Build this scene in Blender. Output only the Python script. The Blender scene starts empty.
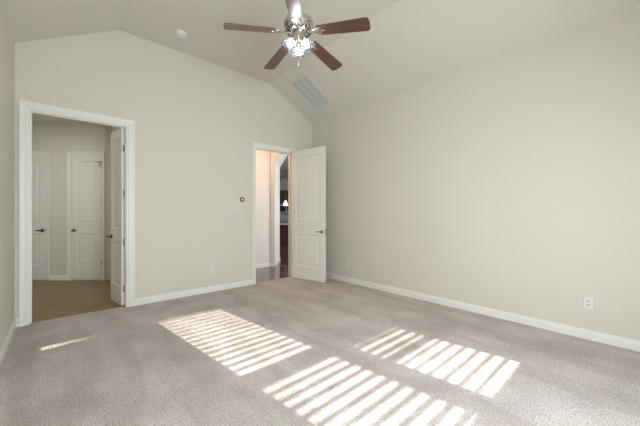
import bpy, bmesh, math, random
from mathutils import Vector, Matrix
random.seed(4)
C = bpy.context.scene.collection
scene = bpy.context.scene
PI = math.pi

# ---------------------------------------------------------------- camera
YAW = math.atan2(257, 287)
S_, C_ = math.sin(YAW), math.cos(YAW)
cam_d = bpy.data.cameras.new('camera')
cam_d.sensor_width = 36
cam_d.lens = 287 / 640 * 36
cam_d.shift_y = 1.5 / 640
cam_d.clip_start = 0.02
cam = bpy.data.objects.new('camera', cam_d)
cam.location = (0, 0, 1.22)
cam.rotation_euler = (PI / 2, 0, -YAW)
C.objects.link(cam)
scene.camera = cam

# ---------------------------------------------------------------- world, sun, daylight
w = bpy.data.worlds.new('world'); scene.world = w; w.use_nodes = True
bg = w.node_tree.nodes['Background']
bg.inputs['Color'].default_value = (0.62, 0.78, 1.0, 1)
bg.inputs['Strength'].default_value = 1.2

def light(name, kind, loc, energy, color=(1, 1, 1), **kw):
    d = bpy.data.lights.new(name, kind); d.energy = energy; d.color = color
    aim = kw.pop('aim', None)
    for k, v in kw.items(): setattr(d, k, v)
    o = bpy.data.objects.new(name, d); o.location = loc
    if aim is not None:
        o.rotation_euler = Vector(aim).to_track_quat('-Z', 'Y').to_euler()
    C.objects.link(o)
    return o

TAN = 0.445
light('sun', 'SUN', (3, -6, 5), 14.0, (1.0, 0.985, 0.965), aim=(-0.125, 1, -TAN), angle=math.radians(0.42))
WINX = [(0.43, 1.11), (1.375, 2.105), (2.335, 3.04)]
for (a, b), pw, ax in zip(WINX, (82.0, 32.0, 1.5), (0.12, 0.1, -0.3)):
    light('window_daylight', 'AREA', ((a + b) / 2, -0.88, 1.42), pw, (0.82, 0.905, 1.0), aim=(ax, 1, -0.2), spread=math.radians(170),
          shape='RECTANGLE', size=0.66, size_y=1.34)

vs = scene.view_settings
scene.display_settings.display_device = 'sRGB'
vs.view_transform = 'Standard'; vs.look = 'None'; vs.gamma = 1; vs.use_curve_mapping = False
vs.exposure = 0.06

# ---------------------------------------------------------------- materials
def mat(name, col, rough=0.5, metal=0.0, spec=0.5, coat=0.0):
    m = bpy.data.materials.new(name); m.use_nodes = True
    p = m.node_tree.nodes['Principled BSDF']
    p.inputs['Base Color'].default_value = (*col, 1)
    p.inputs['Roughness'].default_value = rough
    p.inputs['Metallic'].default_value = metal
    p.inputs['Specular IOR Level'].default_value = spec
    p.inputs['Coat Weight'].default_value = coat
    return m, m.node_tree, p

def N(nt, t, **kw):
    n = nt.nodes.new(t)
    for k, v in kw.items():
        if k in n.inputs: n.inputs[k].default_value = v
        else: setattr(n, k, v)
    return n

def ramp(nt, fac, stops):
    r = nt.nodes.new('ShaderNodeValToRGB')
    e = r.color_ramp.elements
    e[0].position, e[0].color = stops[0][0], (*stops[0][1], 1)
    e[1].position, e[1].color = stops[-1][0], (*stops[-1][1], 1)
    for p, c in stops[1:-1]:
        x = e.new(p); x.color = (*c, 1)
    nt.links.new(fac, r.inputs[0])
    return r.outputs[0]

def bump(nt, p, h, strength, dist):
    b = nt.nodes.new('ShaderNodeBump'); b.inputs['Strength'].default_value = strength
    b.inputs['Distance'].default_value = dist
    nt.links.new(h, b.inputs['Height']); nt.links.new(b.outputs[0], p.inputs['Normal'])

def painted(name, col, rough, scale=180, strength=0.12, dist=0.002):
    m, nt, p = mat(name, col, rough)
    tc = N(nt, 'ShaderNodeTexCoord')
    n = N(nt, 'ShaderNodeTexNoise', Scale=scale, Detail=2.0)
    nt.links.new(tc.outputs['Object'], n.inputs['Vector'])
    bump(nt, p, n.outputs[0], strength, dist)
    return m

M = {}
M['wall'] = painted('wall_paint', (0.675, 0.635, 0.55), 0.75)
M['ceiling'] = painted('ceiling_paint', (0.67, 0.638, 0.558), 0.85, 120)
M['trim'] = painted('trim_paint', (0.80, 0.785, 0.715), 0.38, 30, 0.004)
M['door'] = painted('door_paint', (0.78, 0.765, 0.69), 0.4, 40, 0.005)
M['hallwall'] = painted('hall_paint', (0.76, 0.73, 0.68), 0.7)
M['plastic'] = mat('white_plastic', (0.77, 0.77, 0.74), 0.35)[0]
M['switch'] = mat('ivory_plastic', (0.70, 0.685, 0.625), 0.4)[0]
M['dark'] = mat('dark_slot', (0.03, 0.03, 0.03), 0.5)[0]
M['nickel'] = mat('brushed_nickel', (0.62, 0.59, 0.55), 0.22, 1.0)[0]
M['bronze'] = mat('aged_handle_metal', (0.17, 0.14, 0.11), 0.3, 0.9)[0]
M['satin'] = mat('satin_handle_metal', (0.33, 0.30, 0.26), 0.3, 1.0)[0]
M['steel'] = mat('stainless_steel', (0.55, 0.56, 0.55), 0.3, 1.0)[0]
M['redbrown'] = mat('dark_red_ring', (0.15, 0.035, 0.03), 0.3)[0]
M['vent'] = mat('vent_paint', (0.66, 0.66, 0.63), 0.4)[0]
M['blackglass'] = mat('black_glass', (0.012, 0.012, 0.014), 0.08)[0]
M['counter'] = mat('stone_counter', (0.42, 0.40, 0.36), 0.2)[0]
M['blind'] = mat('blind_slat', (0.85, 0.84, 0.80), 0.45)[0]

# carpet: speckled cut pile
m, nt, p = mat('carpet', (0.4, 0.36, 0.33), 0.95, spec=0.15)
tc = N(nt, 'ShaderNodeTexCoord')
n1 = N(nt, 'ShaderNodeTexNoise', Scale=95.0, Detail=2.0, Roughness=0.8)
n2 = N(nt, 'ShaderNodeTexNoise', Scale=2.3, Detail=2.5, Roughness=0.6)
n3 = N(nt, 'ShaderNodeTexVoronoi', Scale=130.0)
n4 = N(nt, 'ShaderNodeTexNoise', Scale=28.0, Detail=3.0)
for n in (n1, n2, n3, n4): nt.links.new(tc.outputs['Object'], n.inputs['Vector'])
c1 = ramp(nt, n1.outputs[0], [(0.35, (0.42, 0.34, 0.285)), (0.46, (0.78, 0.69, 0.63)), (0.66, (0.95, 0.89, 0.84))])
c2 = ramp(nt, n2.outputs[0], [(0.35, (0.83, 0.82, 0.81)), (0.62, (1.0, 1.0, 1.0))])
c4 = ramp(nt, n4.outputs[0], [(0.3, (0.88, 0.87, 0.86)), (0.7, (1.0, 1.0, 1.0))])
def mul(a, b):
    x = nt.nodes.new('ShaderNodeMix'); x.data_type = 'RGBA'; x.blend_type = 'MULTIPLY'
    x.inputs[0].default_value = 1.0
    nt.links.new(a, x.inputs[6]); nt.links.new(b, x.inputs[7]); return x.outputs[2]
mpv = N(nt, 'ShaderNodeMapping'); mpv.inputs['Scale'].default_value = (2.6, 0.55, 1); mpv.inputs['Rotation'].default_value = (0, 0, 0.35)
nt.links.new(tc.outputs['Object'], mpv.inputs['Vector'])
nv = N(nt, 'ShaderNodeTexNoise', Scale=1.6, Detail=1.0); nt.links.new(mpv.outputs[0], nv.inputs['Vector'])
cv = ramp(nt, nv.outputs[0], [(0.46, (0.90, 0.885, 0.87)), (0.54, (1.0, 1.0, 1.0))])
nt.links.new(mul(mul(mul(c1, c2), c4), cv), p.inputs['Base Color'])
ad = N(nt, 'ShaderNodeMath', operation='ADD')
nt.links.new(n1.outputs[0], ad.inputs[0]); nt.links.new(n3.outputs['Distance'], ad.inputs[1])
bump(nt, p, ad.outputs[0], 0.9, 0.012)
p.inputs['Sheen Weight'].default_value = 0.15
M['carpet'] = m

def planks(name, cols, bw, rh, mortar, mcol, rough, rot=0.0, offset=0.5, coat=0.0, nscale=(1.2, 14, 1)):
    m, nt, p = mat(name, cols[0], rough, coat=coat)
    tc = N(nt, 'ShaderNodeTexCoord')
    mp = N(nt, 'ShaderNodeMapping'); mp.inputs['Rotation'].default_value = (0, 0, rot)
    nt.links.new(tc.outputs['Object'], mp.inputs['Vector'])
    b = N(nt, 'ShaderNodeTexBrick', Scale=1.0)
    b.inputs['Brick Width'].default_value = bw; b.inputs['Row Height'].default_value = rh
    b.inputs['Mortar Size'].default_value = mortar
    b.inputs['Color1'].default_value = (*cols[0], 1); b.inputs['Color2'].default_value = (*cols[1], 1)
    b.inputs['Mortar'].default_value = (*mcol, 1); b.offset = offset
    nt.links.new(mp.outputs[0], b.inputs['Vector'])
    mp2 = N(nt, 'ShaderNodeMapping'); mp2.inputs['Scale'].default_value = nscale
    nt.links.new(mp.outputs[0], mp2.inputs['Vector'])
    n = N(nt, 'ShaderNodeTexNoise', Scale=3.0, Detail=5.0)
    nt.links.new(mp2.outputs[0], n.inputs['Vector'])
    g = ramp(nt, n.outputs[0], [(0.3, (0.72, 0.72, 0.72)), (0.7, (1.1, 1.1, 1.1))])
    x = nt.nodes.new('ShaderNodeMix'); x.data_type = 'RGBA'; x.blend_type = 'MULTIPLY'; x.inputs[0].default_value = 1
    nt.links.new(b.outputs[0], x.inputs[6]); nt.links.new(g, x.inputs[7])
    nt.links.new(x.outputs[2], p.inputs['Base Color'])
    bump(nt, p, b.outputs['Fac'], -0.3, 0.002)
    return m
M['tile'] = planks('bathroom_tile', [(0.30, 0.195, 0.08), (0.26, 0.17, 0.07)], 0.9, 0.22, 0.002, (0.23, 0.155, 0.07), 0.42,
                   rot=0.73, nscale=(1.5, 6, 1))
M['woodfloor'] = planks('dark_wood_floor', [(0.085, 0.032, 0.022), (0.055, 0.020, 0.015)], 1.2, 0.125, 0.003,
                        (0.02, 0.008, 0.006), 0.15, rot=0.73, coat=0.4)

def wood(name, c0, c1, rough, coat):
    m, nt, p = mat(name, c0, rough, coat=coat)
    tc = N(nt, 'ShaderNodeTexCoord')
    mp = N(nt, 'ShaderNodeMapping'); mp.inputs['Scale'].default_value = (2.5, 34, 12)
    nt.links.new(tc.outputs['Object'], mp.inputs['Vector'])
    n = N(nt, 'ShaderNodeTexNoise', Scale=2.0, Detail=6.0, Roughness=0.6)
    nt.links.new(mp.outputs[0], n.inputs['Vector'])
    nt.links.new(ramp(nt, n.outputs[0], [(0.3, c0), (0.7, c1)]), p.inputs['Base Color'])
    p.inputs['Coat Roughness'].default_value = 0.38
    return m
M['blade'] = wood('blade_walnut', (0.045, 0.015, 0.010), (0.12, 0.043, 0.028), 0.35, 1.0)
M['cabinet'] = wood('dark_cabinet_wood', (0.028, 0.009, 0.007), (0.05, 0.016, 0.011), 0.35, 0.2)

def emis(name, col, strength, base=(0.9, 0.9, 0.9)):
    m, nt, p = mat(name, base, 0.3)
    p.inputs['Emission Color'].default_value = (*col, 1); p.inputs['Emission Strength'].default_value = strength
    return m
M['bulb'] = emis('glowing_bulb', (1.0, 0.96, 0.91), 85.0)
m, nt, p = mat('frosted_glass', (0.17, 0.182, 0.195), 0.6, spec=0.0)
tl = nt.nodes.new('ShaderNodeBsdfTranslucent'); tl.inputs[0].default_value = (0.20, 0.215, 0.235, 1)
fr = nt.nodes.new('ShaderNodeMixShader'); fr.inputs[0].default_value = 0.6
nt.links.new(p.outputs[0], fr.inputs[1]); nt.links.new(tl.outputs[0], fr.inputs[2])
tp = nt.nodes.new('ShaderNodeBsdfTransparent'); tp.inputs[0].default_value = (0.93, 0.97, 1.0, 1)
lw = nt.nodes.new('ShaderNodeLayerWeight'); lw.inputs['Blend'].default_value = 0.4
mr = nt.nodes.new('ShaderNodeMapRange'); mr.inputs['To Min'].default_value = 0.16; mr.inputs['To Max'].default_value = 0.5
nt.links.new(lw.outputs['Facing'], mr.inputs['Value'])
mx = nt.nodes.new('ShaderNodeMixShader'); nt.links.new(mr.outputs[0], mx.inputs[0])
nt.links.new(tp.outputs[0], mx.inputs[1]); nt.links.new(fr.outputs[0], mx.inputs[2])
nt.links.new(mx.outputs[0], nt.nodes['Material Output'].inputs[0])
M['frost'] = m
M['pendantglass'] = emis('pendant_glass', (1.0, 0.95, 0.88), 1.6)
m, nt, p = mat('window_glass', (1, 1, 1), 0.0)
for l in list(nt.links): nt.links.remove(l)
gl = nt.nodes.new('ShaderNodeBsdfGlossy'); gl.inputs['Roughness'].default_value = 0.02
tp = nt.nodes.new('ShaderNodeBsdfTransparent'); mx = nt.nodes.new('ShaderNodeMixShader'); mx.inputs[0].default_value = 0.06
nt.links.new(tp.outputs[0], mx.inputs[1]); nt.links.new(gl.outputs[0], mx.inputs[2])
nt.links.new(mx.outputs[0], nt.nodes['Material Output'].inputs[0])
M['glass'] = m

# ---------------------------------------------------------------- mesh helpers
def box(bm, x0, x1, y0, y1, z0, z1, mtx=None):
    v = [bm.verts.new((x, y, z)) for x in (x0, x1) for y in (y0, y1) for z in (z0, z1)]
    for f in ((0, 1, 3, 2), (4, 6, 7, 5), (0, 4, 5, 1), (2, 3, 7, 6), (0, 2, 6, 4), (1, 5, 7, 3)):
        bm.faces.new([v[i] for i in f])
    if mtx is not None:
        for q in v: q.co = mtx @ q.co
    return v

def prism(bm, pts, axis, a, b, mtx=None):
    """polygon pts (2D) extruded along axis from a to b; axis 'y': pts are (x,z); 'x': (y,z); 'z': (x,y)"""
    def P(p, t):
        if axis == 'y': return (p[0], t, p[1])
        if axis == 'x': return (t, p[0], p[1])
        return (p[0], p[1], t)
    A = [bm.verts.new(P(p, a)) for p in pts]; B = [bm.verts.new(P(p, b)) for p in pts]
    bm.faces.new(A); bm.faces.new(B[::-1])
    n = len(pts)
    for i in range(n):
        bm.faces.new((A[i], B[i], B[(i + 1) % n], A[(i + 1) % n]))
    if mtx is not None:
        for q in A + B: q.co = mtx @ q.co

def lathe(bm, prof, seg=32, mtx=None):
    """prof: list of (r, z)"""
    rings = []; new = []
    for r, z in prof:
        if r < 1e-6:
            v = bm.verts.new((0, 0, z)); new.append(v); rings.append([v])
        else:
            R = [bm.verts.new((r * math.cos(2 * PI * i / seg), r * math.sin(2 * PI * i / seg), z)) for i in range(seg)]
            new += R; rings.append(R)
    for A, B in zip(rings, rings[1:]):
        for i in range(seg):
            j = (i + 1) % seg
            if len(A) == 1 and len(B) == 1: break
            if len(A) == 1: bm.faces.new((A[0], B[i], B[j]))
            elif len(B) == 1: bm.faces.new((A[i], B[0], A[j]))
            else: bm.faces.new((A[i], B[i], B[j], A[j]))
    if mtx is not None:
        for v in new: v.co = mtx @ v.co

def tube(bm, pts, r, seg=10):
    pts = [Vector(p) for p in pts]; rings = []
    for i, p in enumerate(pts):
        d = (pts[min(i + 1, len(pts) - 1)] - pts[max(i - 1, 0)]).normalized()
        u = d.cross(Vector((0.13, 0.21, 1))).normalized() if abs(d.z) < 0.95 else d.cross(Vector((1, 0, 0))).normalized()
        v = d.cross(u)
        rr = r[i] if isinstance(r, (list, tuple)) else r
        rings.append([bm.verts.new(p + rr * (math.cos(2 * PI * k / seg) * u + math.sin(2 * PI * k / seg) * v)) for k in range(seg)])
    for A, B in zip(rings, rings[1:]):
        for k in range(seg): bm.faces.new((A[k], A[(k + 1) % seg], B[(k + 1) % seg], B[k]))
    bm.faces.new(rings[0][::-1]); bm.faces.new(rings[-1])

def obj(name, bm, m, parent=None, smooth=False, bevel=0, loc=None, auto=None):
    bmesh.ops.recalc_face_normals(bm, faces=bm.faces[:])
    me = bpy.data.meshes.new(name); bm.to_mesh(me); bm.free()
    me.materials.append(M[m] if isinstance(m, str) else m)
    o = bpy.data.objects.new(name, me); C.objects.link(o)
    if smooth:
        for f in me.polygons: f.use_smooth = True
        if auto: me.set_sharp_from_angle(angle=math.radians(auto))
    if bevel:
        b = o.modifiers.new('bevel', 'BEVEL'); b.width = bevel; b.segments = 2; b.limit_method = 'ANGLE'
    if loc is not None: o.location = loc
    if parent is not None: o.parent = parent
    return o

def struct(o, label, cat):
    o['kind'] = 'structure'; o['label'] = label; o['category'] = cat; return o

def tag(o, label, cat, group=None):
    o['label'] = label; o['category'] = cat
    if group: o['group'] = group
    return o

def empty(name, loc, rz=0):
    o = bpy.data.objects.new(name, None); o.empty_display_size = 0.1
    o.location = loc; o.rotation_euler = (0, 0, rz); C.objects.link(o); return o

B = bmesh.new

# frame of the diagonal walls (turned from the room's own axes)
U = Vector((C_, -S_, 0)); F = Vector((S_, C_, 0))
DM = Matrix(((U.x, F.x, 0, 0), (U.y, F.y, 0, 0), (0, 0, 1, 0), (0, 0, 0, 1)))   # (lateral, depth, z) -> world

# ---------------------------------------------------------------- room shell
XL, XR, YB, YW = -0.39, 3.83, 4.52, -1.0
ZL, ZH = 3.08, 3.62          # eaves and flat height
XA, XB = 0.55, 2.81          # flat part
D1 = (-0.290, 0.645, 2.40)    # doorway to the bathroom
D2 = (2.512, 3.335, 2.42)     # doorway to the hall

def ceil_z(x):
    if x < XA: return ZL + (ZH - ZL) * (x - XL) / (XA - XL)
    if x > XB: return ZL + (ZH - ZL) * (XR - x) / (XR - XB)
    return ZH

def gable(bm, x0, x1, z0, y0, y1):
    pts = [(x0, z0), (x1, z0), (x1, ceil_z(x1))]
    for x in (XB, XA):
        if x0 < x < x1: pts.append((x, ceil_z(x)))
    pts.append((x0, ceil_z(x0)))
    prism(bm, pts, 'y', y0, y1)

bm = B()
box(bm, XL - 0.12, XR + 0.12, YW - 0.12, YB + 0.06, -0.06, 0.0)
struct(obj('floor', bm, 'carpet'), 'beige speckled carpet of the bedroom', 'floor')

bm = B()
gable(bm, XL - 0.0, D1[0], 0, YB, YB + 0.12); gable(bm, D1[0], D1[1], D1[2], YB, YB + 0.12)
gable(bm, D1[1], D2[0], 0, YB, YB + 0.12); gable(bm, D2[0], D2[1], D2[2], YB, YB + 0.12)
gable(bm, D2[1], XR, 0, YB, YB + 0.12)
bmesh.ops.remove_doubles(bm, verts=bm.verts[:], dist=1e-5)
struct(obj('wall_back', bm, 'wall'), 'cream gable wall with both doorways', 'wall')

bm = B()
edges = [XL] + [x for ab in WINX for x in ab] + [XR]
for i in range(0, len(edges), 2): gable(bm, edges[i], edges[i + 1], 0, YW - 0.12, YW)
for a, b in WINX:
    box(bm, a, b, YW - 0.12, YW, 0, 0.68)
    gable(bm, a, b, 2.19, YW - 0.12, YW)
struct(obj('wall_front', bm, 'wall'), 'cream window wall behind the camera', 'wall')

bm = B(); box(bm, XL - 0.12, XL, YW - 0.12, YB + 0.12, 0, ZL)
struct(obj('wall_left', bm, 'wall'), 'cream wall at the left edge of the picture', 'wall')
bm = B(); box(bm, XR, XR + 0.12, YW - 0.12, YB + 0.12, 0, ZL)
struct(obj('wall_right', bm, 'wall'), 'long cream wall on the right', 'wall')

bm = B()
prism(bm, [(XL - 0.12, ZL), (XL, ZL), (XA, ZH), (XB, ZH), (XR, ZL), (XR + 0.12, ZL), (XR + 0.12, ZL + 0.2), (XB, ZH + 0.2), (XA, ZH + 0.2), (XL - 0.12, ZL + 0.2)],
      'y', YW - 0.12, YB + 0.12)
struct(obj('ceiling', bm, 'ceiling'), 'pale vaulted ceiling with sloped sides', 'ceiling')

# baseboards: profile (out, z)
BP = [(0, 0), (0.016, 0), (0.016, 0.060), (0.012, 0.066), (0.012, 0.076), (0.006, 0.089), (0, 0.092)]
def base_run(bm, p0, p1, nrm):
    p0, p1, nrm = Vector((*p0, 0)), Vector((*p1, 0)), Vector((*nrm, 0)).normalized()
    A = [bm.verts.new(p0 + nrm * o + Vector((0, 0, z))) for o, z in BP]
    Bv = [bm.verts.new(p1 + nrm * o + Vector((0, 0, z))) for o, z in BP]
    bm.faces.new(A); bm.faces.new(Bv[::-1])
    n = len(BP)
    for i in range(n): bm.faces.new((A[i], Bv[i], Bv[(i + 1) % n], A[(i + 1) % n]))
CW = 0.067
bm = B(); base_run(bm, (XL, YB), (D1[0] - CW, YB), (0, -1)); base_run(bm, (D1[1] + CW, YB), (D2[0] - CW, YB), (0, -1))
base_run(bm, (D2[1] + CW, YB), (XR, YB), (0, -1))
struct(obj('baseboard_back', bm, 'trim'), 'white baseboard along the gable wall', 'baseboard')
bm = B(); base_run(bm, (XR, YW), (XR, YB), (-1, 0))
struct(obj('baseboard_right', bm, 'trim'), 'white baseboard along the right wall', 'baseboard')
bm = B(); base_run(bm, (XL, YW), (XL, YB), (1, 0))
struct(obj('baseboard_left', bm, 'trim'), 'white baseboard along the left wall', 'baseboard')
bm = B(); base_run(bm, (XL, YW), (XR, YW), (0, 1))
struct(obj('baseboard_front', bm, 'trim'), 'white baseboard under the windows', 'baseboard')

# door casings: moulded profile swept round the opening
CP = [(0.0, 0.0), (0.0, 0.010), (0.006, 0.013), (0.030, 0.013), (0.036, 0.018), (0.060, 0.020), (0.070, 0.024), (0.085, 0.024), (0.085, 0.0)]
def casing(bm, x0, x1, h, mtx, width=CW):
    k = width / 0.085
    path = [(x0, 0, -1, 0), (x0, h, -1, 1), (x1, h, 1, 1), (x1, 0, 1, 0)]
    rings = []
    for x, z, dx, dz in path:
        rings.append([bm.verts.new(mtx @ Vector((x + dx * w_ * k, -t, z + dz * w_ * k))) for w_, t in CP])
    n = len(CP)
    for A, Bv in zip(rings, rings[1:]):
        for i in range(n): bm.faces.new((A[i], Bv[i], Bv[(i + 1) % n], A[(i + 1) % n]))
    bm.faces.new(rings[0]); bm.faces.new(rings[-1][::-1])
def jamb(bm, x0, x1, h, mtx, depth, t=0.019):
    box(bm, x0, x0 + t, 0, depth, 0, h, mtx); box(bm, x1 - t, x1, 0, depth, 0, h, mtx)
    box(bm, x0 + t, x1 - t, 0, depth, h - t, h, mtx)
def stop(bm, x0, x1, h, mtx, y0, t=0.019):
    box(bm, x0 + t, x0 + t + 0.011, y0, y0 + 0.035, 0, h - t, mtx)
    box(bm, x1 - t - 0.011, x1 - t, y0, y0 + 0.035, 0, h - t, mtx)
    box(bm, x0 + t + 0.011, x1 - t - 0.011, y0, y0 + 0.035, h - t - 0.011, h - t, mtx)

T = Matrix.Translation
bm = B(); m0 = T((0, YB, 0))
casing(bm, D1[0], D1[1], D1[2], m0); jamb(bm, D1[0], D1[1], D1[2], m0, 0.12); stop(bm, D1[0], D1[1], D1[2], m0, 0.035)
struct(obj('trim_1', bm, 'trim'), 'white moulded casing of the bathroom doorway', 'door casing')
bm = B()
casing(bm, D2[0], D2[1], D2[2], m0); jamb(bm, D2[0], D2[1], D2[2], m0, 0.12); stop(bm, D2[0], D2[1], D2[2], m0, 0.05)
struct(obj('trim_2', bm, 'trim'), 'white moulded casing of the hall doorway', 'door casing')

# panel doors: x from 0 (hinge) to w, face at y=0 and y=-t, bottom at z=0
def panel_side(bm, wd, ht, y, sgn, panels):
    def V(x, z, d): return bm.verts.new((x, y - sgn * d, z))
    xs = [0, panels[0][0], panels[0][1], wd]
    zs = [0]
    for p in panels: zs += [p[2], p[3]]
    zs.append(ht)
    zs = sorted(zs)
    for i in range(3):
        for j in range(len(zs) - 1):
            if i == 1 and j % 2 == 1:
                steps = [(0, 0), (0.007, 0.004), (0.016, 0.009), (0.030, 0.0095), (0.058, 0.003)]
                prev = None
                for ins, dep in steps:
                    r = [V(xs[1] + ins, zs[j] + ins, dep), V(xs[2] - ins, zs[j] + ins, dep), V(xs[2] - ins, zs[j + 1] - ins, dep), V(xs[1] + ins, zs[j + 1] - ins, dep)]
                    if prev:
                        for k in range(4): bm.faces.new((prev[k], prev[(k + 1) % 4], r[(k + 1) % 4], r[k]))
                    prev = r
                bm.faces.new(prev)
            else:
                bm.faces.new((V(xs[i], zs[j], 0), V(xs[i + 1], zs[j], 0), V(xs[i + 1], zs[j + 1], 0), V(xs[i], zs[j + 1], 0)))

def slab(wd, ht, t=0.035, stile=0.115):
    bm = B()
    pn = [(stile, wd - stile, 0.24, 0.84), (stile, wd - stile, 1.02, ht - 0.125)]
    panel_side(bm, wd, ht, 0.0, 1, pn)
    panel_side(bm, wd, ht, -t, -1, pn)
    bmesh.ops.remove_doubles(bm, verts=bm.verts[:], dist=1e-5)
    for a, b in (((0, 0), (wd, 0)), ((wd, 0), (wd, ht)), ((wd, ht), (0, ht)), ((0, ht), (0, 0))):
        bm.faces.new([bm.verts.new(q) for q in ((a[0], 0, a[1]), (b[0], 0, b[1]), (b[0], -t, b[1]), (a[0], -t, a[1]))])
    bmesh.ops.remove_doubles(bm, verts=bm.verts[:], dist=1e-5)
    return bm

def lever(parent, x, y, z, ny, d, m='nickel', length=0.11):
    """rose on the face (normal ny along local y), lever pointing d along local x"""
    bm = B()
    mt = T((x, y, z)) @ Matrix.Rotation(-ny * PI / 2, 4, 'X')
    lathe(bm, [(0, 0), (0.033, 0), (0.033, 0.004), (0.028, 0.009), (0.014, 0.011), (0.011, 0.040), (0.013, 0.048), (0.013, 0.060), (0, 0.060)], 24, mt)
    tube(bm, [(x - d * 0.008, y + ny * 0.052, z), (x + d * 0.03, y + ny * 0.053, z + 0.001), (x + d * length * 0.7, y + ny * 0.053, z + 0.001), (x + d * length, y + ny * 0.046, z - 0.003)],
         [0.012, 0.010, 0.008, 0.007])
    return obj('lever_handle', bm, m, parent, smooth=True, auto=40)

def hinges(parent, zs, y, m='nickel'):
    for z in zs:
        bm = B()
        lathe(bm, [(0, z - 0.05), (0.0075, z - 0.05), (0.0075, z + 0.05), (0, z + 0.05)], 12, T((-0.004, y, 0)))
        box(bm, -0.003, 0.0, min(y, -0.034) if y < -0.01 else -0.034, 0.0, z - 0.045, z + 0.045)
        obj('hinge', bm, m, parent)

def finish_door(o, loc, rz, label):
    o.location = loc; o.rotation_euler = (0, 0, rz)
    o['kind'] = 'structure'; o['label'] = label; o['category'] = 'door'

# open bedroom door (swings into the bedroom, hinge on the right jamb)
dw = 0.775
free = Vector((3.485, 3.735, 0)); hp = Vector((3.30, 4.487, 0))
ang = math.atan2(free.y - hp.y, free.x - hp.x)
o = obj('door_1', slab(dw, 2.42), 'door', bevel=0.0015)
# local y=0 face looks back (towards +y before turning); camera sees local -t side
lever(o, dw - 0.065, -0.035, 0.90, -1, -1, 'satin'); lever(o, dw - 0.065, 0.0, 0.90, 1, -1, 'satin')
bm = B(); box(bm, dw - 0.0005, dw + 0.0015, -0.030, -0.005, 0.845, 0.955); box(bm, dw + 0.0005, dw + 0.009, -0.025, -0.010, 0.888, 0.912)
obj('latch_plate', bm, 'nickel', o)
hinges(o, (0.25, 0.85, 1.5, 2.15), 0.003)
finish_door(o, (hp.x, hp.y, 0.012), ang, 'white two-panel door standing open into the bedroom')

# narrow leaf of the bathroom doorway, swung into the bathroom
hp = Vector((0.615, 4.628, 0)); free = Vector((0.540, 5.04, 0))
ang = math.atan2(free.y - hp.y, free.x - hp.x); dw = 0.42
o = obj('door_2', slab(dw, 2.372, stile=0.085), 'door', bevel=0.0015)
# local +x points towards +Y; local +y points towards -X = the seen face
o.data.transform(T((0, 0.035, 0)))
lever(o, dw - 0.045, 0.035, 0.905, 1, 1, 'bronze', 0.10)
for z in (0.22, 0.85, 1.5, 2.1):
    bm = B(); lathe(bm, [(0, z - 0.05), (0.0075, z - 0.05), (0.0075, z + 0.05), (0, z + 0.05)], 12, T((-0.006, -0.004, 0)))
    box(bm, -0.003, 0.0, 0.002, 0.018, z - 0.045, z + 0.045)
    obj('hinge', bm, 'nickel', o)
finish_door(o, (hp.x, hp.y, 0.004), ang, 'narrow white leaf standing open inside the bathroom doorway')

# ---------------------------------------------------------------- bathroom beyond the left doorway
DB = 5.35; ZBC = 2.90
def dpt(x): return (x - 320) / 287 * DB          # lateral position on the diagonal wall
bm = B(); prism(bm, [(-1.72, YB + 0.06), (0.77, YB + 0.06), (0.77, 6.9), (-1.72, 9.2)], 'z', -0.06, -0.006)
struct(obj('floor_bathroom', bm, 'tile'), 'brown tiled floor beyond the left doorway', 'floor')
bm = B(); prism(bm, [(-1.72, YB + 0.12), (0.77, YB + 0.12), (0.77, 6.9), (-1.72, 9.2)], 'z', ZBC, ZBC + 0.1)
struct(obj('ceiling_bathroom', bm, 'ceiling'), 'bathroom ceiling seen through the left doorway', 'ceiling')
lc = -4.0
ll = lc - 3.1
bm = B(); box(bm, ll, lc, DB, DB + 0.12, -0.006, ZBC, DM)
struct(obj('wall_diagonal', bm, 'wall'), 'bathroom wall that carries the two closed doors', 'wall')
corner = DM @ Vector((lc, DB, 0))
bm = B(); box(bm, 0.69, 0.77, YB + 0.12, corner.y + 0.1, -0.006, ZBC)
box(bm, corner.x, 0.69, corner.y, corner.y + 0.1, -0.006, ZBC)
struct(obj('wall_bathroom_right', bm, 'wall'), 'shaded bathroom wall behind the narrow open leaf', 'wall')
bm = B(); box(bm, -1.72, -1.6, YB + 0.12, 9.0, -0.006, ZBC)
struct(obj('wall_bathroom_left', bm, 'wall'), 'bathroom wall on the hidden left side', 'wall')
bm = B(); box(bm, -1.6, XL - 0.12, YB, YB + 0.12, -0.006, ZBC)
struct(obj('wall_bathroom_front', bm, 'wall'), 'bathroom wall on the near hidden side', 'wall')

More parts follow.
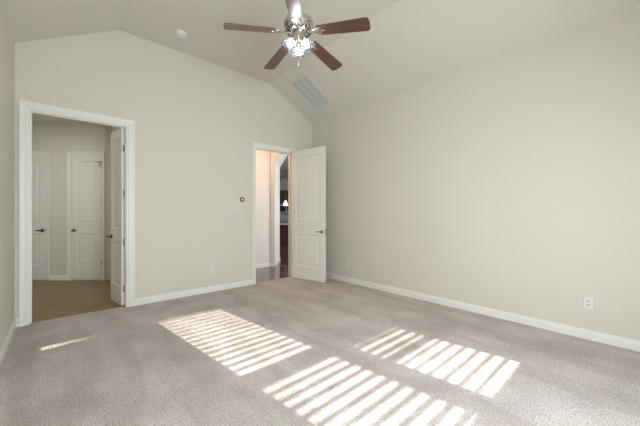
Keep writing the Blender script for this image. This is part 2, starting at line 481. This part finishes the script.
dm1 = DM @ T((0, DB, -0.006))
def closed_door(name, num, xa, xb, hinge_right, label, tlabel):
    a, b, h = dpt(xa), dpt(xb), 2.345
    bm = B(); casing(bm, a, b, h, dm1, 0.06)
    struct(obj('trim_%d' % num, bm, 'trim'), tlabel, 'door casing')
    o = obj(name, slab(b - a - 0.012, h - 0.034, t=0.02, stile=0.105), 'door')
    # seen face is local -y; put it slightly in front of the wall plane
    wd = b - a - 0.012
    if hinge_right:
        lever(o, 0.05, -0.02, 0.90, -1, 1, 'bronze', 0.10)
        hx = wd + 0.003
    else:
        lever(o, wd - 0.05, -0.02, 0.90, -1, -1, 'bronze', 0.10)
        hx = -0.003
        bm = B(); box(bm, wd - 0.001, wd + 0.012, -0.022, -0.016, 0.86, 0.94); obj('strike_plate', bm, 'bronze', o)
    for z in (0.3, 1.45, 2.1):
        bm = B(); lathe(bm, [(0, z - 0.05), (0.007, z - 0.05), (0.007, z + 0.05), (0, z + 0.05)], 12, T((hx, -0.024, 0)))
        obj('hinge', bm, 'nickel' if z > 0.5 else 'nickel', o)
    if hinge_right:
        bm = B(); tube(bm, [(hx, -0.026, 2.175), (hx - 0.075, -0.045, 2.175)], 0.006); tube(bm, [(hx - 0.004, -0.03, 2.17), (hx - 0.02, -0.06, 2.08)], 0.006)
        obj('hinge_door_stop', bm, 'bronze', o)
    q = dm1 @ Vector((a + 0.006, 0.010, 0.030))
    finish_door(o, q, -YAW, label)
closed_door('door_3', 3, 71.3, 102.0, True, 'closed white two-panel door facing the left doorway, hinged right', 'white casing round the closed right bathroom door')
closed_door('door_4', 4, 15.0, 46.0, False, 'closed white door partly hidden by the doorway jamb', 'white casing round the closed left bathroom door')
bm = B()
for xa, xb in ((49.7, 67.4), (105.9, 106.0)):
    p0 = DM @ Vector((dpt(xa), DB, 0)); p1 = DM @ Vector((dpt(xb), DB, 0))
    base_run(bm, p0.xy, p1.xy, -F.xy)
base_run(bm, (0.69, corner.y), (0.69, YB + 0.12), (-1, 0))
for v in bm.verts: v.co.z -= 0.006
struct(obj('baseboard_bathroom', bm, 'trim'), 'white baseboard between the bathroom doors', 'baseboard')
light('bathroom_ceiling_light', 'AREA', (-0.7, 5.9, 2.86), 12.0, (0.98, 0.96, 0.93), aim=(0, 0, -1), shape='DISK', size=0.6)

light('bathroom_daylight', 'AREA', (-1.5, 5.6, 1.6), 9.0, (0.85, 0.93, 1.0), aim=(0.7, 1, 0), shape='RECTANGLE', size=0.9, size_y=1.2)

# ---------------------------------------------------------------- hall and kitchen beyond the right doorway
ZHC = 3.05
bm = B()
prism(bm, [(0.77, YB + 0.06), (XR + 0.12, YB + 0.06), (XR + 0.12, 3.2), (8.5, 3.2), (15.5, 8.0), (15.5, 17), (0.77, 17)], 'z', -0.06, -0.006)
struct(obj('floor_hall', bm, 'woodfloor'), 'dark glossy wood floor beyond the right doorway', 'floor')
bm = B()
prism(bm, [(0.77, YB + 0.12), (XR + 0.12, YB + 0.12), (XR + 0.12, 3.2), (8.5, 3.2), (15.5, 8.0), (15.5, 17), (0.77, 17)], 'z', ZHC, ZHC + 0.1)
struct(obj('ceiling_hall', bm, 'ceiling'), 'grey kitchen ceiling beyond the right doorway', 'ceiling')
bm = B(); prism(bm, [(0.77, 5.83), (3.645, 5.83), (3.75, 6.1), (0.77, 6.1)], 'z', -0.006, ZHC)
struct(obj('wall_hall', bm, 'hallwall'), 'hall wall straight behind the right doorway', 'wall')
DH = 6.757
a0, a1, a2, a3 = -1.165, -1.066, 1.4, 2.3
bm = B()
prism(bm, [(a0, -0.006), (a1, -0.006), (a1, 2.46), (a1 + 0.30, 2.93), (a1 + 0.30, ZHC), (a0, ZHC)], 'y', DH, DH + 0.85, DM)
prism(bm, [(a1 + 0.30, 2.93), (a2 - 0.30, 2.93), (a2 - 0.30, ZHC), (a1 + 0.30, ZHC)], 'y', DH, DH + 0.85, DM)
prism(bm, [(a3, -0.006), (a3, ZHC), (a2 - 0.30, ZHC), (a2 - 0.30, 2.93), (a2, 2.46), (a2, -0.006)], 'y', DH, DH + 0.85, DM)
struct(obj('wall_arch', bm, 'hallwall'), 'hall wall with clipped-corner opening to the kitchen', 'wall')
bm = B(); base_run(bm, (0.8, 5.83), (3.64, 5.83), (0, -1))
p = [DM @ Vector((a0, DH, 0)), DM @ Vector((a1, DH, 0)), DM @ Vector((a1, DH + 0.85, 0))]
base_run(bm, p[0].xy, (p[1] + U * 0.016).xy, -F.xy); base_run(bm, (p[1] - F * 0.016).xy, p[2].xy, U.xy)
for v in bm.verts: v.co.z -= 0.006
struct(obj('baseboard_hall', bm, 'trim'), 'white baseboard of the hall wall', 'baseboard')
bm = B(); box(bm, 0.77, 0.89, YB + 0.12, 5.83, -0.006, ZHC); box(bm, XR + 0.12, 8.5, 3.08, 3.2, -0.006, ZHC)
box(bm, 3.95, 4.07, 3.2, YB + 0.12, -0.006, ZHC)
struct(obj('wall_hall_end', bm, 'hallwall'), 'hall end walls hidden beside the doorway', 'wall')
DK = 14.6
bm = B(); box(bm, -4.5, 4.5, DK, DK + 0.12, -0.006, ZHC)
wk = obj('wall_kitchen', bm, 'hallwall'); wk.rotation_euler = (0, 0, -YAW)
struct(wk, 'kitchen wall behind the dark cabinets', 'wall')
bm = B(); box(bm, -4.5, -4.38, DH + 0.85, DK, -0.006, ZHC, DM); box(bm, 4.38, 4.5, DH + 0.85, DK, -0.006, ZHC, DM)
struct(obj('wall_kitchen_side', bm, 'hallwall'), 'kitchen side walls hidden beyond the hall', 'wall')
bm = B()
prism(bm, [(0, 2.95), (0.03, 2.95), (0.07, 3.0), (0.09, ZHC), (0, ZHC)], 'x', 0, 8.7, DM @ T((-4.35, DK, 0)) @ Matrix.Scale(-1, 4, (0, 1, 0)))
struct(obj('trim_5', bm, 'trim'), 'white crown moulding over the kitchen cabinets', 'crown moulding')

# kitchen run: upper cabinets, microwave, range, base cabinets
def doorfront(bm, x0, x1, z0, z1, y, mtx):
    box(bm, x0, x1, y - 0.02, y, z0, z1, mtx)
    box(bm, x0 + 0.055, x1 - 0.055, y - 0.028, y - 0.02, z0 + 0.055, z1 - 0.055, mtx)
kroot = {}
def cabinet(x0, x1, y0, z0, z1, ndoor, label, group, kick=False):
    t = empty('kitchen_cabinet', DM @ Vector(((x0 + x1) / 2, y0 + 0.2, z0)), -YAW)
    inv = t.matrix_basis.inverted() @ DM
    bm = B(); box(bm, x0, x1, y0, DK - 0.004, z0 + (0.1 if kick else 0), z1, inv)
    if kick: box(bm, x0, x1, y0 + 0.06, DK - 0.004, z0, z0 + 0.1, inv)
    obj('body', bm, 'cabinet', t)
    wdd = (x1 - x0) / ndoor
    for i in range(ndoor):
        bm = B(); doorfront(bm, x0 + i * wdd + 0.004, x0 + (i + 1) * wdd - 0.004, z0 + (0.12 if kick else 0.01), z1 - 0.01, y0, inv)
        d = obj('cabinet_door', bm, 'cabinet', t)
        bm = B(); hx = x0 + (i + 1) * wdd - 0.03; hz = z1 - 0.1 if kick else z0 + 0.08
        for dz in (-0.045, 0.045): tube(bm, [inv @ Vector((hx, y0 - 0.02, hz + dz)), inv @ Vector((hx, y0 - 0.045, hz + dz))], 0.004, 6)
        tube(bm, [inv @ Vector((hx, y0 - 0.045, hz - 0.05)), inv @ Vector((hx, y0 - 0.045, hz + 0.05))], 0.005, 6)
        obj('handle', bm, 'nickel', d)
    tag(t, label, 'cabinet', group)
ux = -1.86                    # lateral of the range's centre
cabinet(ux - 0.38, ux + 0.38, DK - 0.33, 1.72, 2.42, 2, 'dark wood wall cabinet above the steel microwave', None)
cabinet(ux - 1.2, ux - 0.385, DK - 0.33, 1.40, 2.42, 2, 'dark wood wall cabinet left of the steel microwave', None)
cabinet(ux + 0.385, ux + 1.2, DK - 0.33, 1.40, 2.42, 2, 'dark wood wall cabinet right of the steel microwave', None)
cabinet(ux - 1.2, ux - 0.385, DK - 0.60, -0.006, 0.88, 2, 'dark wood base cabinet left of the steel range', None, True)
cabinet(ux + 0.385, ux + 1.2, DK - 0.60, -0.006, 0.88, 2, 'dark wood base cabinet right of the steel range', None, True)
for a, b, side in ((ux - 1.2, ux - 0.385, 'left'), (ux + 0.385, ux + 1.2, 'right')):
    bm = B(); box(bm, a, b, DK - 0.63, DK - 0.004, 0.88, 0.915); box(bm, a, b, DK - 0.02, DK - 0.004, 0.915, 1.02)
    ct = obj('countertop', bm, 'counter', bevel=0.004); ct.rotation_euler = (0, 0, -YAW)
    tag(ct, 'stone countertop %s of the steel range' % side, 'countertop')
t = empty('microwave', DM @ Vector((ux, DK - 0.2, 1.30)), -YAW); inv = t.matrix_basis.inverted() @ DM
bm = B(); box(bm, ux - 0.375, ux + 0.375, DK - 0.38, DK, 1.30, 1.715, inv); obj('body', bm, 'steel', t, bevel=0.004)
bm = B(); box(bm, ux - 0.33, ux + 0.16, DK - 0.386, DK - 0.38, 1.36, 1.66, inv); obj('window', bm, 'blackglass', t)
bm = B(); box(bm, ux + 0.22, ux + 0.355, DK - 0.386, DK - 0.38, 1.34, 1.68, inv); obj('control_panel', bm, 'blackglass', t)
bm = B(); tube(bm, [inv @ Vector((ux + 0.19, DK - 0.42, 1.35)), inv @ Vector((ux + 0.19, DK - 0.42, 1.67))], 0.01); obj('handle', bm, 'steel', t)
tag(t, 'stainless steel microwave above the range in the far kitchen', 'microwave')
t = empty('range', DM @ Vector((ux, DK - 0.3, -0.006)), -YAW); inv = t.matrix_basis.inverted() @ DM
bm = B(); box(bm, ux - 0.378, ux + 0.378, DK - 0.66, DK - 0.03, -0.006, 0.905, inv); box(bm, ux - 0.378, ux + 0.378, DK - 0.12, DK - 0.03, 0.905, 1.10, inv); obj('body', bm, 'steel', t, bevel=0.004)
bm = B(); box(bm, ux - 0.36, ux + 0.36, DK - 0.64, DK - 0.13, 0.905, 0.915, inv); obj('cooktop', bm, 'blackglass', t)
bm = B(); box(bm, ux - 0.36, ux + 0.36, DK - 0.675, DK - 0.66, 0.02, 0.76, inv); obj('oven_door', bm, 'blackglass', t)
bm = B(); tube(bm, [inv @ Vector((ux - 0.32, DK - 0.71, 0.72)), inv @ Vector((ux + 0.32, DK - 0.71, 0.72))], 0.011)
for s in (-0.3, 0.3): tube(bm, [inv @ Vector((ux + s, DK - 0.71, 0.72)), inv @ Vector((ux + s, DK - 0.67, 0.72))], 0.007)
obj('handle', bm, 'steel', t)
for i in range(5):
    bm = B(); lathe(bm, [(0, 0), (0.022, 0), (0.019, 0.03), (0, 0.03)], 16, inv @ T((ux - 0.28 + 0.14 * i, DK - 0.66, 0.83)) @ Matrix.Rotation(PI / 2, 4, 'X'))
    obj('knob', bm, 'dark', t)
tag(t, 'stainless steel range with black oven door in the far kitchen', 'range')
# island in front of the range
t = empty('kitchen_island', DM @ Vector((-1.2, 12.0, -0.006)), -YAW); inv = t.matrix_basis.inverted() @ DM
bm = B(); box(bm, -2.3, -0.1, 11.6, 12.4, -0.006, 0.80, inv)
for i in range(4): doorfront(bm, -2.28 + i * 0.55, -1.77 + i * 0.55, 0.08, 0.77, 11.6, inv)
obj('body', bm, 'cabinet', t)
bm = B(); box(bm, -2.36, -0.04, 11.5, 12.5, 0.80, 0.84, inv); obj('countertop', bm, 'counter', t, bevel=0.004)
tag(t, 'dark wood kitchen island with stone top', 'kitchen island')
# pendant lamp over the island
t = empty('pendant_lamp', DM @ Vector((-1.44, 12.0, ZHC)), 0)
bm = B(); lathe(bm, [(0, 0), (0.065, 0), (0.06, -0.02), (0.02, -0.035), (0, -0.035)], 24); obj('canopy', bm, 'bronze', t, smooth=True, auto=40)
bm = B(); tube(bm, [(0, 0, -0.03), (0, 0, -1.22)], 0.008, 8); obj('rod', bm, 'bronze', t)
bm = B(); lathe(bm, [(0, -1.20), (0.03, -1.20), (0.032, -1.26), (0, -1.26)], 20); obj('socket', bm, 'bronze', t, smooth=True, auto=40)
bm = B(); lathe(bm, [(0.028, -1.25), (0.05, -1.29), (0.075, -1.36), (0.105, -1.44), (0.115, -1.46), (0.109, -1.46), (0.07, -1.37), (0.024, -1.26)], 28)
obj('lamp_shade', bm, 'pendantglass', t, smooth=True)
tag(t, 'small white glass pendant lamp hanging on a thin rod', 'pendant lamp')

light('hall_ceiling_light', 'POINT', (2.75, 5.25, 2.75), 22.0, (1.0, 0.58, 0.31), shadow_soft_size=0.08)
light('hall_daylight', 'AREA', (5.4, 4.2, 1.5), 34.0, (0.88, 0.93, 1.0), aim=(-1, 0.85, 0), shape='RECTANGLE', size=1.2, size_y=1.8)
light('kitchen_reveal_fill', 'AREA', tuple(DM @ Vector((2.6, 9.0, 1.6))), 42.0, (0.9, 0.94, 1.0), aim=tuple(-U - 0.35 * F), shape='RECTANGLE', size=1.4, size_y=1.8)  # added fill lamp, no window here; brightens the left reveal of the arch
light('kitchen_ceiling_light', 'AREA', tuple(DM @ Vector((-0.5, 10.5, 2.98))), 90.0, (0.92, 0.94, 1.0), aim=(0, 0, -1), shape='RECTANGLE', size=2.5, size_y=2.0)

# ---------------------------------------------------------------- windows and blinds (wall behind the camera)
def rot_slat(bm, a, b, y, z, tilt, skew=0.0, wd=0.046):
    mt = T(((a + b) / 2, y, z)) @ Matrix.Rotation(skew, 4, 'Y') @ Matrix.Rotation(tilt, 4, 'X')
    h = (b - a) / 2
    box(bm, -h, h, -wd / 2, wd / 2, -0.0014, 0.0014, mt)
YBL = YW - 0.035
PITCH = 0.048
for i, (a, b) in enumerate(WINX):
    w0, w1 = 0.68, 2.19
    bm = B(); f = 0.03; y0, y1 = YW - 0.115, YW - 0.075
    box(bm, a, a + f * 0.3, y0, y1, w0, w1); box(bm, b - f * 0.3, b, y0, y1, w0, w1)
    box(bm, a, b, y0, y1, w0, w0 + f); box(bm, a, b, y0, y1, w1 - f, w1)
    zr = 1.315
    box(bm, a, b, y0, y1, 1.297, 1.377)
    wf = obj('window_%d' % (i + 1), bm, 'trim')
    struct(wf, 'white sash window behind the camera, number %s from the left wall' % ('one', 'two', 'three')[i], 'window')
    wf['label'] = 'white sash window behind the camera, ' + ('nearest the left wall', 'in the middle', 'nearest the right wall')[i]
    bm = B(); box(bm, a + 0.005, b - 0.005, YW - 0.098, YW - 0.094, w0 + 0.01, w1 - 0.01); obj('window_glass', bm, 'glass', wf)
    bm = B(); box(bm, a - 0.05, b + 0.05, YW - 0.03 + 0.03, YW + 0.05, w0 - 0.025, w0); obj('window_sill', bm, 'trim', wf)
    t = empty('window_blind', ((a + b) / 2, YBL, 2.08)); inv = t.matrix_basis.inverted()
    t.matrix_world = T(t.location)
    inv = T(-t.location)
    bm = B(); box(bm, a + 0.006, b - 0.006, YBL - 0.025, YBL + 0.025, 2.098, 2.19)
    for v in bm.verts: v.co = inv @ v.co
    obj('headrail', bm, 'blind', t)
    bm = B(); n = 0
    z = 2.098 - PITCH * (0.62 if i < 2 else 0.15)
    while z > 0.765:
        if i == 1: tilt, sk = 0.0, 0
        elif i == 0:
            tilt, sk = 1.25, (-0.07 if n == 0 else 0)
        else:
            yy = z / TAN - 0.965
            if yy > 1.83: tilt, sk = 1.25, 0
            elif yy > 1.49: tilt, sk = 0.12, 0
            elif yy > 1.40: tilt, sk = 0.75, 0
            else: tilt, sk = -0.20, 0
        zz = z
        if i == 0 and n == 0: zz = z - 0.035
        gp = 0.001 if abs(tilt) > 1 else 0.006
        rot_slat(bm, a + gp, b - gp, YBL, zz, tilt, sk, 0.088 if sk else 0.054 if abs(tilt) > 1 else 0.046)
        z -= PITCH; n += 1
    box(bm, a + 0.008, b - 0.008, YBL - 0.022, YBL + 0.022, 0.70, 0.745)
    for v in bm.verts: v.co = inv @ v.co
    obj('slats', bm, 'blind', t)
    tag(t, 'white slatted window blind ' + ('nearest the left wall', 'over the middle window', 'nearest the right wall')[i], 'blind', None)

# ---------------------------------------------------------------- ceiling fan
FX, FY, FZ = 1.685, 2.19, 2.95
fan = empty('ceiling_fan', (FX, FY, ZH))
fz = FZ - ZH
bm = B(); lathe(bm, [(0, 0), (0.07, 0), (0.068, -0.02), (0.045, -0.06), (0.022, -0.075), (0, -0.075)], 32); obj('canopy', bm, 'nickel', fan, smooth=True, auto=40)
bm = B(); tube(bm, [(0, 0, -0.07), (0, 0, fz + 0.16)], 0.0127, 16); obj('downrod', bm, 'nickel', fan, smooth=True, auto=40)
bm = B()
lathe(bm, [(0, fz + 0.18), (0.028, fz + 0.18), (0.034, fz + 0.155), (0.06, fz + 0.149), (0.105, fz + 0.140), (0.138, fz + 0.118), (0.148, fz + 0.094),
           (0.148, fz + 0.064), (0.140, fz + 0.055), (0.142, fz + 0.047), (0.128, fz + 0.030), (0.095, fz + 0.012), (0.06, fz + 0.004), (0, fz + 0.004)], 48)
obj('motor_housing', bm, 'nickel', fan, smooth=True, auto=35)
bm = B()
for k in range(20):
    a = 2 * PI * k / 20
    mt = T((0, 0, fz)) @ Matrix.Rotation(a, 4, 'Z')
    prism(bm, [(0.098, 0.0125), (0.127, 0.0285), (0.128, 0.0265), (0.099, 0.0105)], 'y', -0.009, 0.009, mt)
obj('housing_slots', bm, 'dark', fan)
bm = B()
lathe(bm, [(0, fz + 0.004), (0.062, fz + 0.004), (0.066, fz - 0.012), (0.058, fz - 0.035), (0.062, fz - 0.060), (0.048, fz - 0.09), (0.02, fz - 0.105), (0.012, fz - 0.12), (0, fz - 0.125)], 36)
obj('light_kit', bm, 'nickel', fan, smooth=True, auto=35)

th0 = math.radians(-61.1)
R0, R1, BW = 0.185, 0.685, 0.145
def blade_mesh():
    bm = B(); pts = []
    for k in range(9):
        a = -PI / 2 + PI * k / 8
        # gently rounded tip
        pass
    def rc(cx, cy, r, a0, a1, n=5):
        return [(cx + r * math.cos(a0 + (a1 - a0) * k / n), cy + r * math.sin(a0 + (a1 - a0) * k / n)) for k in range(n + 1)]
    hw0, hw1 = 0.056, BW / 2
    pts += rc(R0 + 0.02, -hw0 + 0.02, 0.02, PI, 1.5 * PI) + rc(R1 - 0.028, -hw1 + 0.028, 0.028, -PI / 2, 0) + [(R1 + 0.004, 0)]
    pts += rc(R1 - 0.028, hw1 - 0.028, 0.028, 0, PI / 2) + rc(R0 + 0.02, hw0 - 0.02, 0.02, PI / 2, PI)
    prism(bm, pts, 'z', -0.003, 0.003)
    return bm
def iron_mesh():
    bm = B()
    # arm from the motor, widening to a three-lobed plate screwed under the blade
    outline = [(0.075, -0.016), (0.13, -0.010), (0.165, -0.018), (0.19, -0.040), (0.225, -0.044), (0.238, -0.030), (0.225, -0.014), (0.262, -0.010), (0.270, 0.0),
               (0.262, 0.010), (0.225, 0.014), (0.238, 0.030), (0.225, 0.044), (0.19, 0.040), (0.165, 0.018), (0.13, 0.010), (0.075, 0.016)]
    prism(bm, outline, 'z', -0.010, -0.0035)
    for x, y in ((0.212, -0.032), (0.212, 0.032), (0.252, 0)):
        lathe(bm, [(0, -0.014), (0.006, -0.0135), (0.007, -0.010)], 10, T((x, y, 0)))
    return bm
proto_blade = None
for k in range(5):
    a = th0 + k * 2 * PI / 5
    if proto_blade is None:
        b_ = obj('blade', blade_mesh(), 'blade', fan, bevel=0.0015)
        ir = obj('blade_iron', iron_mesh(), 'nickel', b_, bevel=0.001)
        proto_blade = (b_, ir)
    else:
        b_ = proto_blade[0].copy(); C.objects.link(b_); b_.parent = fan
        ir = proto_blade[1].copy(); C.objects.link(ir); ir.parent = b_
    b_.matrix_basis = T((0, 0, fz + 0.016)) @ Matrix.Rotation(a, 4, 'Z') @ Matrix.Rotation(math.radians(5.5), 4, 'Y') @ Matrix.Rotation(math.radians(-12), 4, 'X')

cam_dir = math.radians(232)
for k in range(3):
    a = cam_dir + PI + k * 2 * PI / 3
    mt = T((0, 0, fz)) @ Matrix.Rotation(a, 4, 'Z') @ T((0.058, 0, -0.076)) @ Matrix.Rotation(math.radians(-32), 4, 'Y')
    bm = B(); lathe(bm, [(0, 0.02), (0.022, 0.02), (0.024, -0.012), (0.016, -0.02), (0, -0.02)], 20, mt)
    so = obj('lamp_holder', bm, 'nickel', fan, smooth=True, auto=40)
    bm = B()
    lathe(bm, [(0.024, -0.004), (0.034, -0.016), (0.043, -0.035), (0.050, -0.060), (0.064, -0.085), (0.075, -0.098),
               (0.072, -0.098), (0.061, -0.085), (0.047, -0.060), (0.040, -0.035), (0.031, -0.018), (0.022, -0.008)], 32, mt)
    gs = obj('glass_shade', bm, 'frost', fan, smooth=True)
    bm = B(); lathe(bm, [(0, -0.02), (0.012, -0.022), (0.014, -0.035), (0.021, -0.050), (0.0235, -0.060), (0.020, -0.072), (0.011, -0.080), (0, -0.082)], 20, mt)
    obj('bulb', bm, 'bulb', gs, smooth=True)
pc = Vector((-0.075, -0.095, 0))
bm = B(); tube(bm, [(-0.02, -0.025, fz - 0.05), (pc.x, pc.y, fz - 0.078)], 0.004, 8); obj('chain_outlet', bm, 'nickel', fan)
for dx, zl in ((0.0, -0.335),):
    bm = B()
    z = fz - 0.075
    tube(bm, [(pc.x, pc.y, z), (pc.x, pc.y, fz + zl)], 0.0014, 6)
    while z > fz + zl:
        lathe(bm, [(0, 0.002), (0.0022, 0), (0, -0.002)], 6, T((pc.x, pc.y, z))); z -= 0.006
    ch = obj('pull_chain', bm, 'nickel', fan)
    bm = B(); zz = fz + zl
    lathe(bm, [(0, zz + 0.004), (0.003, zz), (0.0065, zz - 0.014), (0.008, zz - 0.024), (0.006, zz - 0.033), (0, zz - 0.036)], 14, T((pc.x, pc.y, 0)))
    obj('pull_knob', bm, 'plastic', ch, smooth=True)
tag(fan, 'brushed nickel ceiling fan with five walnut blades and lit glass shades', 'ceiling fan')

# ---------------------------------------------------------------- ceiling vent on the right slope
sl = (ZH - ZL) / (XR - XB)
va = math.atan(sl)
vx, vy = 3.285, 3.90
vent = empty('ceiling_vent', (vx, vy, ceil_z(vx)))
vent.rotation_euler = (0, va, 0)        # local x runs down the slope
L2, W2 = 0.355, 0.235
bm = B()
for x0, x1, y0, y1 in ((-L2, L2, -W2, -W2 + 0.028), (-L2, L2, W2 - 0.028, W2), (-L2, -L2 + 0.028, -W2 + 0.028, W2 - 0.028), (L2 - 0.028, L2, -W2 + 0.028, W2 - 0.028)):
    box(bm, x0, x1, y0, y1, -0.010, -0.0005)
obj('frame', bm, 'vent', vent, bevel=0.002)
bm = B(); box(bm, -L2 + 0.028, L2 - 0.028, -W2 + 0.028, W2 - 0.028, -0.002, -0.0005); obj('duct_opening', bm, mat('duct_grey', (0.22, 0.22, 0.22), 0.6)[0], vent)
bm = B()
n = 26
for k in range(n):
    x = -L2 + 0.035 + (2 * L2 - 0.07) * k / (n - 1)
    box(bm, -0.009, 0.009, -W2 + 0.028, W2 - 0.028, -0.0008, 0.0008, T((x, 0, -0.008)) @ Matrix.Rotation(0.5, 4, 'Y'))
obj('louvers', bm, 'vent', vent)
bm = B()
for y in (-0.068, 0.068): box(bm, -L2 + 0.028, L2 - 0.028, y - 0.006, y + 0.006, -0.015, -0.004)
obj('crossbar', bm, 'vent', vent)
tag(vent, 'grey louvred air vent on the sloped ceiling', 'vent')

# smoke detector
sd = empty('smoke_detector', (1.16, 4.05, ZH))
bm = B(); lathe(bm, [(0, 0), (0.068, 0), (0.068, -0.012), (0.062, -0.014), (0.062, -0.018), (0.060, -0.030), (0.050, -0.040), (0.02, -0.043), (0, -0.043)], 36)
obj('body', bm, 'plastic', sd, smooth=True, auto=35)
bm = B(); lathe(bm, [(0, -0.042), (0.012, -0.043), (0.012, -0.046), (0, -0.046)], 16, T((0.02, 0, 0))); obj('test_button', bm, 'vent', sd)
tag(sd, 'round white smoke detector on the flat ceiling', 'smoke detector')

# outlets
def outlet(loc, rz, label):
    t = empty('wall_outlet', loc, rz)       # local -y faces the room
    bm = B(); box(bm, -0.035, 0.035, -0.006, 0, -0.0575, 0.0575); obj('plate', bm, 'plastic', t, bevel=0.003)
    for s in (-0.0195, 0.0195):
        bm = B()
        pts = [(0.0165 * math.cos(k * PI / 8), max(-0.0125, min(0.0125, 0.0165 * math.sin(k * PI / 8))) + s) for k in range(16)]
        prism(bm, pts, 'y', -0.0085, -0.006)
        r = obj('receptacle', bm, 'vent', t)
        bm = B(); box(bm, -0.0075, -0.0050, -0.0092, -0.008, s - 0.002, s + 0.006); box(bm, 0.0050, 0.0075, -0.0092, -0.008, s - 0.002, s + 0.006)
        box(bm, -0.002, 0.002, -0.0092, -0.008, s - 0.010, s - 0.006)
        obj('slot', bm, 'dark', r)
    tag(t, label, 'outlet')
outlet((1.75, YB, 0.355), 0, 'white outlet low on the gable wall between the two doorways')
outlet((XR, 0.34, 0.355), -PI / 2, 'white outlet on the right wall near the picture edge')
outlet((XR, 3.52, 0.33), -PI / 2, 'white outlet on the right wall near the open door')

# light switch
t = empty('light_switch', (2.17, YB, 1.30))
bm = B(); box(bm, -0.058, 0.058, -0.006, 0, -0.0575, 0.0575); obj('plate', bm, 'switch', t, bevel=0.003)
for s in (-0.023, 0.023):
    bm = B(); prism(bm, [(-0.006, -0.033), (-0.006, 0.033), (-0.009, 0.033), (-0.0075, 0), (-0.0115, -0.033)], 'x', s - 0.0165, s + 0.0165)
    obj('rocker', bm, 'switch', t, bevel=0.001)
tag(t, 'white double switch plate on the gable wall below the thermostat', 'light switch')
# thermostat: round, dark red ring round a pale centre
t = empty('thermostat', (2.265, YB, 1.475))
RX = Matrix.Rotation(PI / 2, 4, 'X')
bm = B(); lathe(bm, [(0, 0), (0.058, 0), (0.058, 0.004), (0.052, 0.007), (0, 0.007)], 36, RX); obj('backplate', bm, 'plastic', t, smooth=True, auto=35)
bm = B(); lathe(bm, [(0.020, 0.006), (0.042, 0.006), (0.042, 0.022), (0.038, 0.027), (0.022, 0.027), (0.018, 0.022)], 36, RX); obj('ring', bm, 'redbrown', t, smooth=True, auto=35)
bm = B(); lathe(bm, [(0, 0.006), (0.020, 0.006), (0.019, 0.024), (0, 0.024)], 28, RX); obj('dial', bm, 'plastic', t, smooth=True, auto=35)
tag(t, 'small round thermostat with dark red ring on the gable wall', 'thermostat')
# spring door stop on the right baseboard
t = empty('door_stop', (XR - 0.016, 3.95, 0.06))
bm = B(); lathe(bm, [(0, 0), (0.014, 0), (0.014, 0.006), (0, 0.006)], 16, Matrix.Rotation(-PI / 2, 4, 'Y')); obj('base', bm, 'nickel', t)
bm = B()
tube(bm, [(-0.005 - 0.055 * k / 120, 0.006 * math.cos(k * 2 * PI / 8), 0.006 * math.sin(k * 2 * PI / 8)) for k in range(121)], 0.0012, 5); obj('spring', bm, 'nickel', t)
bm = B(); lathe(bm, [(0, 0.058), (0.009, 0.058), (0.010, 0.068), (0.007, 0.075), (0, 0.075)], 16, Matrix.Rotation(-PI / 2, 4, 'Y')); obj('tip', bm, 'plastic', t)
tag(t, 'small metal spring door stop on the right baseboard', 'door stop')
